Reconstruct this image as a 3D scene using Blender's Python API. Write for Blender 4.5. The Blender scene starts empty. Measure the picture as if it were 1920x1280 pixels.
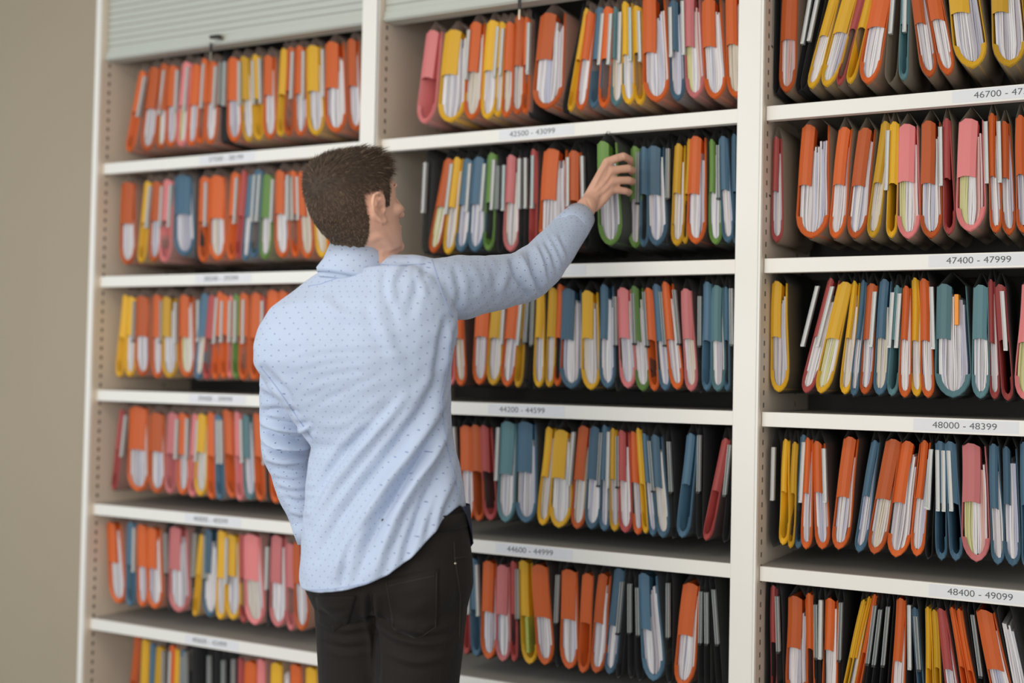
import bpy, bmesh, math, random
import numpy as np
from mathutils import Vector, Matrix
from mathutils.bvhtree import BVHTree
random.seed(7); rng = np.random.default_rng(7)
S = bpy.context.scene; COL = S.collection

# ---------------------------------------------------------------- camera
CAM = np.array([3.0691, -2.8859, 1.3289]); YAW, PIT, ROL, FPX = .4895, .0266, .0203, 2292.7
_cy, _sy = math.cos(YAW), math.sin(YAW)
CF = np.array([-_sy*math.cos(PIT), _cy*math.cos(PIT), math.sin(PIT)])
_r0 = np.array([_cy, _sy, 0.]); _u0 = np.cross(_r0, CF)
CR = math.cos(ROL)*_r0 + math.sin(ROL)*_u0; CU = -math.sin(ROL)*_r0 + math.cos(ROL)*_u0
cd = bpy.data.cameras.new('camera'); cam = bpy.data.objects.new('camera', cd); COL.objects.link(cam)
cam.matrix_world = Matrix([[CR[0], CU[0], -CF[0], CAM[0]], [CR[1], CU[1], -CF[1], CAM[1]], [CR[2], CU[2], -CF[2], CAM[2]], [0, 0, 0, 1]])
cd.sensor_width = 36; cd.lens = FPX*36/1920; cd.clip_start = .05
cd.dof.use_dof = True; cd.dof.focus_distance = 2.74; cd.dof.aperture_fstop = 1.30
S.camera = cam

# ---------------------------------------------------------------- world, lights, exposure
S.view_settings.view_transform = 'Standard'; S.view_settings.look = 'None'
S.view_settings.gamma = 1; S.view_settings.use_curve_mapping = False
S.view_settings.exposure = 0.36
w = bpy.data.worlds.new('world'); S.world = w; w.use_nodes = True
w.node_tree.nodes['Background'].inputs[0].default_value = (.90, .95, 1.0, 1)
w.node_tree.nodes['Background'].inputs[1].default_value = .56
def area(name, loc, aim, size, size_y, energy, col):
    l = bpy.data.lights.new(name, 'AREA'); l.shape = 'RECTANGLE'; l.size = size; l.size_y = size_y
    l.energy = energy; l.color = col
    o = bpy.data.objects.new(name, l); COL.objects.link(o); o.location = loc
    o.rotation_euler = (Vector(aim)-Vector(loc)).to_track_quat('-Z', 'Y').to_euler()
    return o
area('added_front_light', (1.8, -4.2, 1.50), (1.35, 0, 1.25), 3.8, 1.9, 66, (1.0, .95, .875))  # unseen warm light, added behind the camera to brighten the shelf fronts
area('side_window_daylight', (-1.5, -3.4, 1.6), (1.4, -.4, 1.3), 1.4, 1.6, 21, (.66, .82, 1.0))
area('ceiling_lamp', (1.4, -1.9, 2.86), (1.4, -1.4, 0), 1.8, .6, 9, (1.0, .93, .82))

# ---------------------------------------------------------------- helpers
def proj(P):
    d = np.asarray(P)-CAM; z = d@CF
    return 960+FPX*(d@CR)/z, 640-FPX*(d@CU)/z
def PT(u, v, d):
    return CAM + (CF + CR*(u-960)/FPX - CU*(v-640)/FPX)*d
def x_on(u, y, z):                      # world x on the line (y, z) seen in image column u
    d = np.array([0., y-CAM[1], z-CAM[2]]); k = (u-960)/FPX
    # d.CR + dx*CR0 = k (d.CF + dx*CF0)
    return CAM[0] + (k*(d@CF) - d@CR)/(CR[0]-k*CF[0])
def lin(c):
    return tuple((x/12.92 if x <= .04045 else ((x+.055)/1.055)**2.4) for x in (v/255 for v in c))+(1,)
def mat(name, rgb, rough=.6, noise=0, scale=30, bump=0, bscale=200, alpha=1, spec=.5, metal=0, stretch=None, sss=0, sheen=0):
    m = bpy.data.materials.new(name); m.use_nodes = True; n = m.node_tree; b = n.nodes['Principled BSDF']
    c = lin(rgb) if max(rgb) > 1 else tuple(rgb)+(1,)
    b.inputs['Base Color'].default_value = c; b.inputs['Roughness'].default_value = rough
    b.inputs['Alpha'].default_value = alpha; b.inputs['Metallic'].default_value = metal
    b.inputs['Specular IOR Level'].default_value = spec
    if sss:
        b.inputs['Subsurface Weight'].default_value = sss; b.inputs['Subsurface Radius'].default_value = (.012, .005, .003)
        b.inputs['Subsurface Scale'].default_value = 1.
    if sheen: b.inputs['Sheen Weight'].default_value = sheen
    tc = n.nodes.new('ShaderNodeTexCoord'); mp = n.nodes.new('ShaderNodeMapping')
    n.links.new(tc.outputs['Object'], mp.inputs[0])
    if stretch: mp.inputs['Scale'].default_value = stretch
    if noise:
        t = n.nodes.new('ShaderNodeTexNoise'); t.inputs['Scale'].default_value = scale; t.inputs['Detail'].default_value = 3
        n.links.new(mp.outputs[0], t.inputs[0])
        h = n.nodes.new('ShaderNodeMixRGB'); h.blend_type = 'MIX'
        h.inputs[1].default_value = tuple(max(0, x*(1-noise)) for x in c[:3])+(1,)
        h.inputs[2].default_value = tuple(min(1, x*(1+noise)) for x in c[:3])+(1,)
        n.links.new(t.outputs[0], h.inputs[0]); n.links.new(h.outputs[0], b.inputs['Base Color'])
    if bump:
        t2 = n.nodes.new('ShaderNodeTexNoise'); t2.inputs['Scale'].default_value = bscale; n.links.new(mp.outputs[0], t2.inputs[0])
        bm_ = n.nodes.new('ShaderNodeBump'); bm_.inputs['Strength'].default_value = bump; bm_.inputs['Distance'].default_value = .002
        n.links.new(t2.outputs[0], bm_.inputs['Height']); n.links.new(bm_.outputs[0], b.inputs['Normal'])
    return m
def link(o, parent=None):
    COL.objects.link(o)
    if parent: o.parent = parent
    return o
def mobj(name, verts, faces, mats, parent=None, fmat=None, smooth=False):
    me = bpy.data.meshes.new(name); me.from_pydata([tuple(map(float, v)) for v in verts], [], faces)
    for m in (mats if isinstance(mats, (list, tuple)) else [mats]): me.materials.append(m)
    if fmat is not None: me.polygons.foreach_set('material_index', fmat)
    if smooth: me.polygons.foreach_set('use_smooth', [True]*len(faces))
    me.update(); o = bpy.data.objects.new(name, me)
    return link(o, parent)
class MB:
    def __init__(s): s.v = []; s.f = []; s.m = []
    def box(s, x0, x1, y0, y1, z0, z1, m=0):
        b = len(s.v)
        s.v += [(x0,y0,z0),(x1,y0,z0),(x1,y1,z0),(x0,y1,z0),(x0,y0,z1),(x1,y0,z1),(x1,y1,z1),(x0,y1,z1)]
        s.f += [[b+i for i in q] for q in ((0,3,2,1),(4,5,6,7),(0,1,5,4),(1,2,6,5),(2,3,7,6),(3,0,4,7))]; s.m += [m]*6
    def loft(s, rings, m=0, cap=True, close=True):
        b = len(s.v); n = len(rings[0])
        for r in rings: s.v += [tuple(p) for p in r]
        for i in range(len(rings)-1):
            for j in range(n if close else n-1):
                k = (j+1) % n
                s.f.append([b+i*n+j, b+i*n+k, b+(i+1)*n+k, b+(i+1)*n+j]); s.m.append(m)
        if cap:
            s.f.append([b+j for j in range(n)][::-1]); s.f.append([b+(len(rings)-1)*n+j for j in range(n)]); s.m += [m, m]
    def tube(s, pts, rad, n=10, m=0):
        pts = [np.array(p, float) for p in pts]; rads = rad if isinstance(rad, (list, tuple)) else [rad]*len(pts)
        rings = []; ref = None
        for i, p in enumerate(pts):
            t = (pts[min(i+1, len(pts)-1)]-pts[max(i-1, 0)]); t /= np.linalg.norm(t)+1e-9
            if ref is None: ref = np.array([0, 0, 1.]) if abs(t[2]) < .9 else np.array([1., 0, 0])
            a = np.cross(t, ref); a /= np.linalg.norm(a); b = np.cross(a, t); ref = b
            rings.append([p+rads[i]*(math.cos(q)*a+math.sin(q)*b) for q in np.linspace(0, 2*math.pi, n, endpoint=False)])
        s.loft(rings, m)
    def ball(s, c, r, n=12, m=0, axes=None):
        c = np.array(c, float); r = np.array(r if hasattr(r, '__len__') else (r, r, r), float)
        A = np.eye(3) if axes is None else np.array(axes)
        rings = []
        for t in np.linspace(.12, math.pi-.12, n):
            rings.append([c + (r[0]*math.sin(t)*math.cos(q))*A[0] + (r[1]*math.sin(t)*math.sin(q))*A[1] + (r[2]*math.cos(t))*A[2]
                          for q in np.linspace(0, 2*math.pi, 2*n, endpoint=False)])
        s.loft(rings, m)
    def build(s, name, mats, parent=None, smooth=False, bevel=0, solid=0):
        o = mobj(name, s.v, s.f, mats, parent, s.m, smooth)
        if bevel:
            d = o.modifiers.new('b', 'BEVEL'); d.width = bevel; d.segments = 2; d.limit_method = 'ANGLE'
        if solid:
            d = o.modifiers.new('s', 'SOLIDIFY'); d.thickness = solid; d.offset = 0
        return o
def thing(name, label, cat, loc=(0,0,0), group=None):
    o = bpy.data.objects.new(name, None); o.empty_display_size = .05; link(o); o.location = loc
    o['label'] = label; o['category'] = cat
    if group: o['group'] = group
    return o
def struct(o): o['kind'] = 'structure'; return o

# ---------------------------------------------------------------- materials
M = {}
M['steel'] = mat('cream_painted_steel', (.86, .84, .78), .38, noise=.02, scale=6, bump=.03, bscale=400)
M['tambour'] = mat('grey_green_tambour', (.52, .545, .49), .5, noise=.02, scale=8)
M['inner'] = mat('beige_painted_steel', (.84, .72, .58), .45, noise=.03, scale=6)
M['shelftop'] = mat('shelf_top_steel', (.40, .38, .345), .45, noise=.04, scale=8)
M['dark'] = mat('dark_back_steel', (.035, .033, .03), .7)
M['wall'] = mat('beige_wall_paint', (.47, .39, .285), .85, noise=.03, scale=3, bump=.05, bscale=120)
M['floor'] = mat('grey_carpet', (.22, .21, .20), .95, noise=.25, scale=160, bump=.3, bscale=600)
M['ceil'] = mat('white_ceiling', (.75, .74, .70), .9, noise=.02, scale=5)
M['label'] = mat('label_paper', (.76, .77, .80), .5, noise=.02)
M['ink'] = mat('black_print', (.10, .11, .12), .6)
M['hole'] = mat('punched_hole', (.10, .08, .06), .8)
M['chrome'] = mat('metal_nickel', (.55, .5, .4), .3, metal=1)
M['black'] = mat('black_plastic', (.015, .015, .015), .35)
CARD = dict(O=('orange', (.585, .105, .012)), Y=('yellow', (.68, .37, .012)), P=('pink', (.66, .19, .19)), R=('dark red', (.38, .06, .055)),
            B=('blue', (.06, .135, .205)), T=('pale teal', (.10, .22, .245)), G=('green', (.12, .235, .045)), K=('black', (.012, .012, .013)), N=('clear grey', (.5, .45, .42)))
for k, (nm, c) in CARD.items():
    for q_, s_ in enumerate((1, .80, 1.12)): M['c'+k+str(q_)] = M['c'+k] = mat(nm.replace(' ', '_')+'_card', tuple(x*s_ for x in c), .55 if k != 'K' else .5, noise=.10, scale=9, bump=.12, bscale=60, stretch=(1, 1, .25))
PAPER = [(.66,.62,.63), (.55,.53,.56), (.62,.56,.46), (.46,.43,.47), (.58,.56,.28), (.64,.38,.34), (.46,.47,.58), (.74,.72,.72)]
for i, c in enumerate(PAPER): M['p%d' % i] = mat(['white','grey_white','cream','grey','yellow','pink','bluish','bright_white'][i]+'_paper', c, .8, noise=.06, scale=40, stretch=(8, 1, .4))
PAPERS = [M['p%d' % i] for i in range(8)]
M['pk_grey'] = mat('clear_grey_pocket', (.42, .32, .27), .4, alpha=.38)
M['pk_dark'] = mat('smoky_dark_pocket', (.05, .05, .05), .4, alpha=.62)
M['pk_tan'] = mat('tan_pocket', (.30, .25, .19), .45, alpha=.6)
M['clear'] = mat('clear_plastic_channel', (.60, .62, .60), .22, alpha=.85)
M['ins_w'] = mat('white_strip_insert', (.64, .63, .62), .5, noise=.05, scale=90)
M['ins_d'] = mat('grey_strip_insert', (.16, .18, .18), .3, noise=.1, scale=90)
M['ins_c'] = mat('pale_blue_strip_insert', (.45, .62, .63), .3)

# ---------------------------------------------------------------- setting
FLOOR_Z, CEIL_Z = 0, 2.9
b = MB(); b.box(-4, 6, -6, .62, -.1, 0); struct(b.build('floor', M['floor']))
b = MB(); b.box(-4, 6, .5, .62, 0, CEIL_Z); struct(b.build('wall_back', M['wall']))
b = MB(); b.box(-4, 6, -6, .62, CEIL_Z, CEIL_Z+.1); struct(b.build('ceiling', M['ceil']))

# ---------------------------------------------------------------- cabinets
SZ = [1.99-.37*i for i in range(6)]; TH = .0348; DEP = .44; TOPZ = 2.70
BAY = {'A': (.0, 1.037), 'B': (1.095, 2.152), 'C': (2.2155, 3.30)}
def font_mesh(txt, size):
    cu = bpy.data.curves.new('t', 'FONT'); cu.body = txt; cu.size = size; cu.align_x = 'CENTER'; cu.align_y = 'CENTER'
    cu.extrude = .0001; o = bpy.data.objects.new('t', cu); COL.objects.link(o)
    bpy.context.view_layer.update()
    me = bpy.data.meshes.new_from_object(o.evaluated_get(bpy.context.evaluated_depsgraph_get()))
    vs = [tuple(v.co) for v in me.vertices]; fs = [list(p.vertices) for p in me.polygons]
    bpy.data.objects.remove(o); bpy.data.meshes.remove(me); return vs, fs
LAB = {('A',0):('37500 - 38199',.415,.636), ('A',1):('38200 - 39399',.412,.634), ('A',2):('39400 - 39999',.40,.625), ('A',3):('40000 - 40599',.395,.62), ('A',4):('40600 - 42499',.409,.623),
       ('B',0):('42500 - 43099',1.479,1.704), ('B',1):('43100 - 44199',1.52,1.745), ('B',2):('44200 - 44599',1.463,1.691), ('B',3):('44600 - 44999',1.495,1.722),
       ('C',0):('46700 - 47399',2.645,2.88), ('C',1):('47400 - 47999',2.598,2.82), ('C',2):('48000 - 48399',2.569,2.792), ('C',3):('48400 - 49099',2.607,2.84)}
TXC = {('A',0):.522, ('B',0):1.580, ('B',1):1.598, ('B',2):1.566, ('B',3):1.598, ('C',0):2.76, ('C',1):2.705, ('C',2):2.679, ('C',3):2.715}
CABL = {'A': 'leftmost cream steel filing cabinet beside the beige wall, roller shutter partly lowered',
        'B': 'middle cream steel filing cabinet that the man reaches into',
        'C': 'rightmost cream steel filing cabinet, cut off by the edge of the photo'}
def cabinet(c):
    x0, x1 = BAY[c]
    rt = thing('filing_cabinet', CABL[c], 'filing cabinet', ((x0+x1)/2, 0, 0), 'filing cabinets along the wall')
    cx = (x0+x1)/2
    def P(b, name, m, **k):
        b.v = [(v[0]-cx, v[1], v[2]) for v in b.v]; return b.build(name, m, rt, **k)
    # left panel: thin sheet with a beige inner face and a column of punched slots
    lw = .022 if c == 'A' else .006
    b = MB(); b.box(x0-lw, x0-.0005, -.025, DEP, .02, TOPZ, 0); b.box(x0-.0005, x0+.0005, -.018, DEP, .02, TOPZ, 1)
    z = .12
    while z < TOPZ-.1:
        for yy in ((.012, .020), (.30, .306)): b.box(x0+.0004, x0+.0010, yy[0], yy[1], z, z+.012, 2)
        z += .03
    P(b, 'side_panel', [M['steel'], M['inner'], M['hole']])
    rw = .057 if c != 'C' else .03
    b = MB(); b.box(x1, x1+rw, -.025, DEP, .02, TOPZ, 0)
    P(b, 'side_panel', M['steel'], bevel=.002)
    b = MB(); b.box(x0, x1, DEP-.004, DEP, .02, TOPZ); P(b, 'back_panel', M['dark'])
    b = MB(); b.box(x0-.006, x1+.03, -.02, DEP, TOPZ, TOPZ+.02); P(b, 'top_panel', M['steel'], bevel=.002)
    b = MB(); b.box(x0, x1, .0, DEP, 0, .10); P(b, 'plinth', M['steel'])
    # hanging rails under every shelf
    for i in range(6):
        z = SZ[i]
        b = MB()
        b.box(x0+.002, x1-.002, 0, .012, z-TH, z, 0)                       # rolled front edge
        b.box(x0+.002, x1-.002, .012, DEP-.006, z-.003, z, 1)              # deck
        b.box(x0+.002, x1-.002, .012, .024, z-TH, z-TH+.002, 0)
        sh = P(b, 'shelf', [M['steel'], M['shelftop']], bevel=.0012)
        b = MB(); b.box(x0+.004, x1-.004, .055, .063, z-.028, z-.003); b.box(x0+.004, x1-.004, .33, .338, z-.028, z-.003)
        P(b, 'hanging_rail', M['dark'])
        if (c, i) in LAB:
            t, a, e = LAB[(c, i)]
            b = MB(); b.box(a-cx, e-cx, -.0006, 0, z-.0300, z-.0030, 0)
            vs, fs = font_mesh(t, .0205); tx = TXC.get((c, i), (a+e)/2-.008)
            xs = [v[0] for v in vs]; ww = max(xs)-min(xs); k = .136/ww; k2 = 1.0
            n0 = len(b.v)
            b.v += [(v[0]*k+tx-cx, -.0008-v[2], z-.0167+v[1]*k2) for v in vs]
            b.f += [[n0+j for j in f] for f in fs]; b.m += [1]*len(fs)
            b.build('shelf_label', [M['label'], M['ink']], sh)
    # roller shutter, half drawn down over the top row
    zb = 2.328
    b = MB(); z = zb+.022+.006
    while z < TOPZ-.01:
        b.box(x0+.002, x1-.002, .004, .010, z, z+.0185, 0); b.box(x0+.002, x1-.002, .0065, .0095, z+.0185, z+.0215, 1); z += .0215
    b.box(x0+.002, x1-.002, .012, .014, zb+.01, TOPZ-.005, 1)
    o = P(b, 'roller_shutter', [M['tambour'], M['shelftop']], bevel=.0015)
    b = MB(); b.box(x0+.002, x1-.002, -.004, .046, zb, zb+.028); b.box(x0+.002, x1-.002, -.010, -.004, zb+.003, zb+.010)
    b.v = [(v[0]-cx, v[1], v[2]) for v in b.v]
    b.build('bottom_bar', M['tambour'], o, bevel=.002)
    lx = {'A': .498, 'B': 1.572, 'C': 2.70}[c]
    b = MB(); b.tube([(lx-cx, -.005, zb+.020), (lx-cx, -.014, zb+.020)], .010, 16); b.build('lock', M['chrome'], o, smooth=False)
    return rt, lx, zb
for c in 'ABC':
    rt, lx, zb = cabinet(c)
    if c in 'AB':
        k = thing('key', {'A': 'black handled key in the lock of the left shutter with a second hanging key',
                          'B': 'black handled key in the lock of the middle shutter, at the top edge'}[c], 'key', (lx, -.014, zb+.020), 'keys left in the shutter locks')
        b = MB(); b.box(-.003, .003, -.004, .0, -.004, .004); b.box(-.030, .006, -.016, -.004, -.005, .005); b.build('handle', M['black'], k, bevel=.002)
        b = MB(); pts = [(-.024+.010*math.sin(t), -.012, -.010-.010*math.cos(t)) for t in np.linspace(0, 6.283, 15)]
        b.tube(pts, .0009, 6); b.build('ring', M['chrome'], k)
        b = MB(); b.box(-.029, -.019, -.015, -.010, -.047, -.019, 0); b.build('spare_key_head', M['black'], k, bevel=.002)
        b = MB(); b.box(-.0265, -.0215, -.0135, -.0115, -.074, -.046, 0); b.build('spare_key_blade', M['chrome'], k)

# ---------------------------------------------------------------- hanging files
# each row: cabinet, row, crop scale, crop origin x, heights above the shelf where the tops / bottoms were read, pocket tint, then the files
#   colour x_top x_bottom width [bN band width] [paper code] [sN strip position] [hN lift in mm] [fN pulled forward in mm]
YF = .05
M['tabo'] = mat('bright_orange_tab', (.90, .30, .02), .5); M['tabg'] = mat('green_print', (.36, .42, .08), .5, noise=.8, scale=300)
ROWS = [
('A',0,3.4286,160,.30,.05,'g',"""O 370 280 50 s372w;O 450 395 85 b60 w s500w;O 510 480 60 b45 y;O 570 550 75 b50 w s592w;P 655 610 75 b50 y s655w;O 720 680 60 b45 w;O 765 735 45 s760w;O 830 800 70 b45 w s840w;
K 890 875 50 s870d s900c;O 960 955 90 b60 w s996w;Y 1025 1050 70 b45 w;Y 1100 1110 60 b40 - s1085w s1130w;O 1185 1190 95 b50 w;Y 1285 1245 60 - b60;O 1320 1305 60 - s1335w;O 1385 1380 75 b45 w s1407w;Y 1470 1480 100 b70 w s1535w;O 1605 1610 130 b75 w;O 1722 1735 80 b50 w"""),
('A',1,4,160,.30,.05,'g',"""O 325 310 110 b85 w;Y 480 415 60 s482w;O 530 510 90 b65 w s578w;P 622 590 80 - s642w;B 735 740 150 b115 w h16;K 845 830 30;O 900 880 90 - s910w;O 990 990 120 b95 c;
O 1128 1090 80 b60 - s1135w;R 1190 1150 45;B 1250 1190 70 b50 w;B 1295 1260 80 - s1268w s1305w;G 1370 1340 80 b60 c s1410w;O 1475 1480 120 b60 w s1525w;O 1560 1565 60 - s1558w s1600w;O 1640 1660 90 b45 c;Y 1740 1785 100 b60 c;O 1850 1850 90 b50 w"""),
('A',2,4.364,160,.30,.05,'g',"""Y 330 275 55;Y 385 360 70 b50 w s405d;O 468 470 125 b90 w;O 590 578 90 b65 w s630d;Y 690 685 120 b60 w s745w;O 830 830 130 b70 g s930w;B 985 915 80 b60 c;R 1050 985 80;
O 1095 1060 65 - s1075w;O 1155 1130 60 - s1125w;P 1190 1180 40 - s1190w;G 1235 1232 65 - s1235w;O 1300 1283 75 - s1300w;O 1400 1382 85 b70 -;R 1460 1450 40 - s1455w;O 1535 1505 110 b90 -;O 1620 1600 90;O 1730 1710 90"""),
('A',3,4.174,160,.30,.05,'g',"""R 285 220 35 - s312w;O 420 412 165 b125 w;O 565 560 130 b90 w;P 690 655 90 - s722w;O 768 755 85 b55 p s802w;P 865 832 60 - s882w;Y 935 900 100 b60 c;O 990 985 65;B 1040 1050 75 - s1045w s1072w;
O 1098 1148 95 b60 -;P 1192 1205 50;T 1270 1285 90 b50 w s1230w;O 1350 1368 65;K 1410 1430 60 - s1400w;O 1445 1485 60;O 1800 1800 110;O 1660 1660 90 b60 w"""),
('A',4,3.765,140,.30,.05,'g',"""O 275 305 110 b55 w;B 400 388 60 - s425w;O 475 485 80 b55 w;O 560 552 125 b60 w;K 650 665 50 - s650d;P 735 742 155 b75 w;K 850 830 30 - s850d;Y 900 825 45;B 965 955 105 b45 w s925d;
Y 1040 1030 70 b50 w s1080w;Y 1122 1115 110 b60 w;R 1180 1190 50;P 1255 1265 135 b95 c;K 1375 1360 60 - s1365w;P 1445 1435 125 b70 w;P 1520 1525 60;O 1585 1595 95 b45 w"""),
('A',5,3.765,140,.27,.12,'g',"""O 435 405 45;Y 500 490 60 b50 w;B 545 535 40;Y 605 585 60;K 640 635 30 - s632d;O 690 680 45 - s680w;Y 725 715 30;B 765 755 45 - s765d;K 800 800 40 - s790d;K 955 955 40 - s955d;K 1055 1052 50 - s1055d;
K 1125 1120 50 - s1125d;R 1170 1165 35;O 1245 1240 95 b70 w;P 1310 1305 60;Y 1430 1425 100 b65 w;N 1485 1485 60 w;O 1560 1560 80 b60 w;Y 1670 1670 80"""),
('B',0,2.595,680,.30,.05,'g',"""P 350 300 85 b55 -;Y 462 425 130 b75 w;O 560 530 85 b50 c s515w;Y 636 610 90 b50 w s655w;Y 688 650 50 b30 w s682w;O 718 698 65 b38 c;O 762 752 65 b38 c;O 800 795 40 - s810w;K 822 800 24 - s812c;
O 930 890 150 b75 w h12;K 1090 975 34;Y 1085 1010 40;O 1115 1060 70 b35 w;B 1152 1122 70 - s1165w;O 1190 1175 60 - s1207w;T 1240 1228 70 b25 c s1255w;Y 1283 1302 70 b30 w s1305c;Y 1330 1352 60 b40 - s1350w;
O 1420 1425 140 b60 w;B 1523 1527 70 b40 w s1502w;P 1605 1618 100 b45 y s1562w;O 1700 1705 120 b60 w;O 1803 1815 80 b50 c"""),
('B',1,2.743,720,.30,.05,'k',"""N 225 205 30 - s212w;O 340 250 70 b45 g;Y 385 330 75 b35 c s340w;B 430 395 85 b45 w;B 500 465 90 b50 w s440w s515w;G 560 530 50 - s565w;K 598 588 50 - s588d s620c;P 675 650 90 b40 c;K 700 700 30 - s700w;
K 738 738 34 - s732w;R 772 765 34 - s768c;O 885 860 140 b75 w;O 985 985 75 b50 - s950w;K 1028 1035 30 - s1025w;G 1150 1162 165 b55 w f60 h-4;G 1300 1265 85 b40 w s1308d;B 1342 1325 45;B 1395 1402 130 b65 w;K 1465 1460 34 - s1462d;
Y 1525 1500 70 b35 c;Y 1572 1550 26;O 1615 1592 115 b55 w;G 1702 1705 65 b25 w s1722d;B 1748 1770 65 b40 w;B 1803 1806 30"""),
('B',2,3.2,820,.30,.05,'k',"""O -100 -120 80 b50 w;Y 0 -20 80 b50 w;P 70 75 60;O 115 140 65 b45 c s95w;O 275 262 95 b75 w;Y 370 330 100 b65 c s400w;O 465 420 100 b70 w s500w;Y 530 470 50 - b20;K 565 525 50 - s540d;K 590 590 34 - s575d;Y 620 602 85 b35 w;
Y 705 668 70 b45 c;O 738 718 55;B 800 800 150 b70 w;Y 918 923 110 b60 c;B 1022 1020 90 b40 w;K 1070 1080 34 - s1070d;P 1120 1140 105 b60 w s1180d;G 1200 1228 85 b42 w s1252d;O 1270 1300 55;B 1320 1365 70 b45 w s1355d;
O 1385 1437 75 b38 w s1437d;P 1495 1530 85 b55 c;K 1580 1575 40 - s1578d;B 1622 1612 55;T 1690 1690 120 b55 w;B 1730 1732 40;K 1765 1765 40 - s1768d"""),
('B',3,3.2,820,.30,.05,'k',"""K 105 130 40 - s110w;O 175 190 95 b70 w;O 235 240 70;R 290 320 80 b45 -;T 430 425 130 b75 w s365w;B 540 520 170 b85 w h8;Y 690 620 80 b35 c;Y 755 730 145 b75 w;O 885 838 95 b55 c s810w;B 960 920 105 b50 w s980d;
B 1010 1000 65 b30 w s1030w;Y 1062 1062 55 b30 w s1085d;R 1122 1128 85 b40 w;O 1178 1200 62 b40 w;Y 1215 1250 42;B 1240 1290 60 b30 w s1285d;B 1318 1360 95 b45 c;K 1385 1405 30 - s1397d;B 1532 1470 75 b45 -;K 1575 1570 34 - s1573d;R 1735 1610 60 b40 -;K 1785 1722 30 - s1745d"""),
('B',4,3.2,820,.27,.04,'k',"""R 170 172 40 - s190w;B 218 236 60 - s245w;O 315 305 95 b60 w;P 400 398 105 b60 w;R 455 450 40 - s484d;Y 535 555 95 b50 - ;O 620 650 115 b95 w;K 735 708 34 - s722d;O 795 798 115 b80 w;O 900 875 80;O 1000 945 100 b50 w;B 1090 1025 80 b50 w;
K 1125 1078 30 - s1100d;K 1155 1158 34 - s1157d;K 1200 1210 30 - s1205d;B 1270 1298 130 b60 w;K 1387 1387 34 - s1387d;O 1525 1465 125 b85 w;K 1585 1580 30 - s1583d;K 1618 1618 30 - s1618d;K 1650 1692 30 - s1670d"""),
('C',0,3.692,1400,.25,.05,'t',"""K 170 168 40 - s172d;O 290 230 140 b105 p;K 455 350 60 - s430w;K 510 395 60 - s480w;Y 600 450 90 b55 w;Y 720 550 120 b90 w;R 805 640 60;Y 850 715 75;O 945 840 170 b120 w;N 1030 990 90 - s1015w;T 1090 1085 75 - s1100w;
O 1165 1265 130 b70 w;O 1290 1395 110 b90 w;Y 1490 1560 230 b130 w h12;Y 1800 1820 230 b110 w h10"""),
('C',1,3.692,1400,.28,.05,'t',"""R 210 190 75 b35 w s155d;O 480 450 230 b85 w h3;O 680 610 110 b75 w;O 830 750 135 b85 w;Y 965 870 100 b55 c;Y 1020 1010 90 - s975w;P 1115 1110 180 b110 y;O 1280 1275 150 b90 w;R 1392 1400 75 b45 - s1345w;P 1560 1545 200 b125 y h8;
O 1710 1730 85 b40 w s1660w s1750w;O 1795 1812 100 b50 w;O 1905 1915 95 b55 w"""),
('C',2,3.556,1400,.28,.05,'k',"""Y 185 210 115 b60 w;R 565 400 100 b35 w s430w s530w;Y 640 495 120 b85 g;Y 722 655 80 b30 c;B 782 715 65 b25 w;O 828 785 100 b65 w s848w;B 925 893 105 b55 c;T 1010 960 85 b35 - s968w s1015w;O 1072 1055 95 b40 w;Y 1130 1135 80 b40 w;O 1190 1205 85 b55 w s1240w;
T 1375 1375 245 b95 w;T 1570 1560 140 b90 w;R 1640 1652 80 b30 w;R 1690 1740 80 - s1715w;P 1900 1860 150 b80 y"""),
('C',3,3.46,1400,.29,.05,'k',"""N 190 178 60 - s175w;Y 262 240 65 b30 -;Y 315 285 45;B 370 325 55 - s365w;O 415 385 80 b30 w;O 462 490 110 b50 w s508w;O 675 598 110 b75 w;B 835 740 85 b40 w;O 950 825 135 b90 c;O 1060 965 150 b75 w;O 1175 1105 100 b40 w s1185w;
K 1215 1178 80 - s1190w;B 1240 1265 90 - s1242w s1280w;B 1325 1365 85 - s1320w;P 1480 1490 190 b110 y;B 1612 1635 95 b50 w;B 1710 1725 120 b40 w;B 1800 1800 50"""),
('C',4,3.692,1400,.27,.14,'k',"""K 108 98 40 - s105d;R 172 180 65 b35 -;K 215 225 30 - s217d;O 355 350 150 b90 w;O 435 440 50;K 480 490 30 - s482d;K 518 518 40 - s515w;O 590 590 105 b60 w;K 650 655 40 - s650d;Y 785 670 45;Y 820 730 45 b20 c;O 872 795 40;K 895 850 40 - s868d;K 935 890 40 - s910d;
K 985 950 40 - s965d;O 1070 1052 90 b55 w;K 1135 1135 50 - s1130w;B 1165 1195 45 - s1180d;Y 1265 1270 60 b30 -;Y 1300 1322 45;R 1365 1420 90 b55 w;O 1445 1515 50 b30 -;O 1490 1560 42;K 1565 1620 40 - s1590d;O 1680 1770 170 b110 w;N 1810 1890 110 w"""),
]
ROWN = ['top', 'second', 'third', 'fourth', 'fifth', 'bottom']; CABN = {'A': 'left', 'B': 'middle', 'C': 'right'}
ORD = ['first','second','third','fourth','fifth','sixth','seventh','eighth','ninth','tenth','eleventh','twelfth','thirteenth','fourteenth']
HF = .262
def prof(w, zb, n=9):
    """half width of the U at height z"""
    zc = min(.06, w*.95+.008)
    return lambda z: (w/2)*(1-(1-min(1, max(0, (z-zb)/zc)))**2.3)**.62
def topw(sp): return max(sp['bw'], (.80 if sp['w'] > .03 else .62)*sp['w'])
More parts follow.
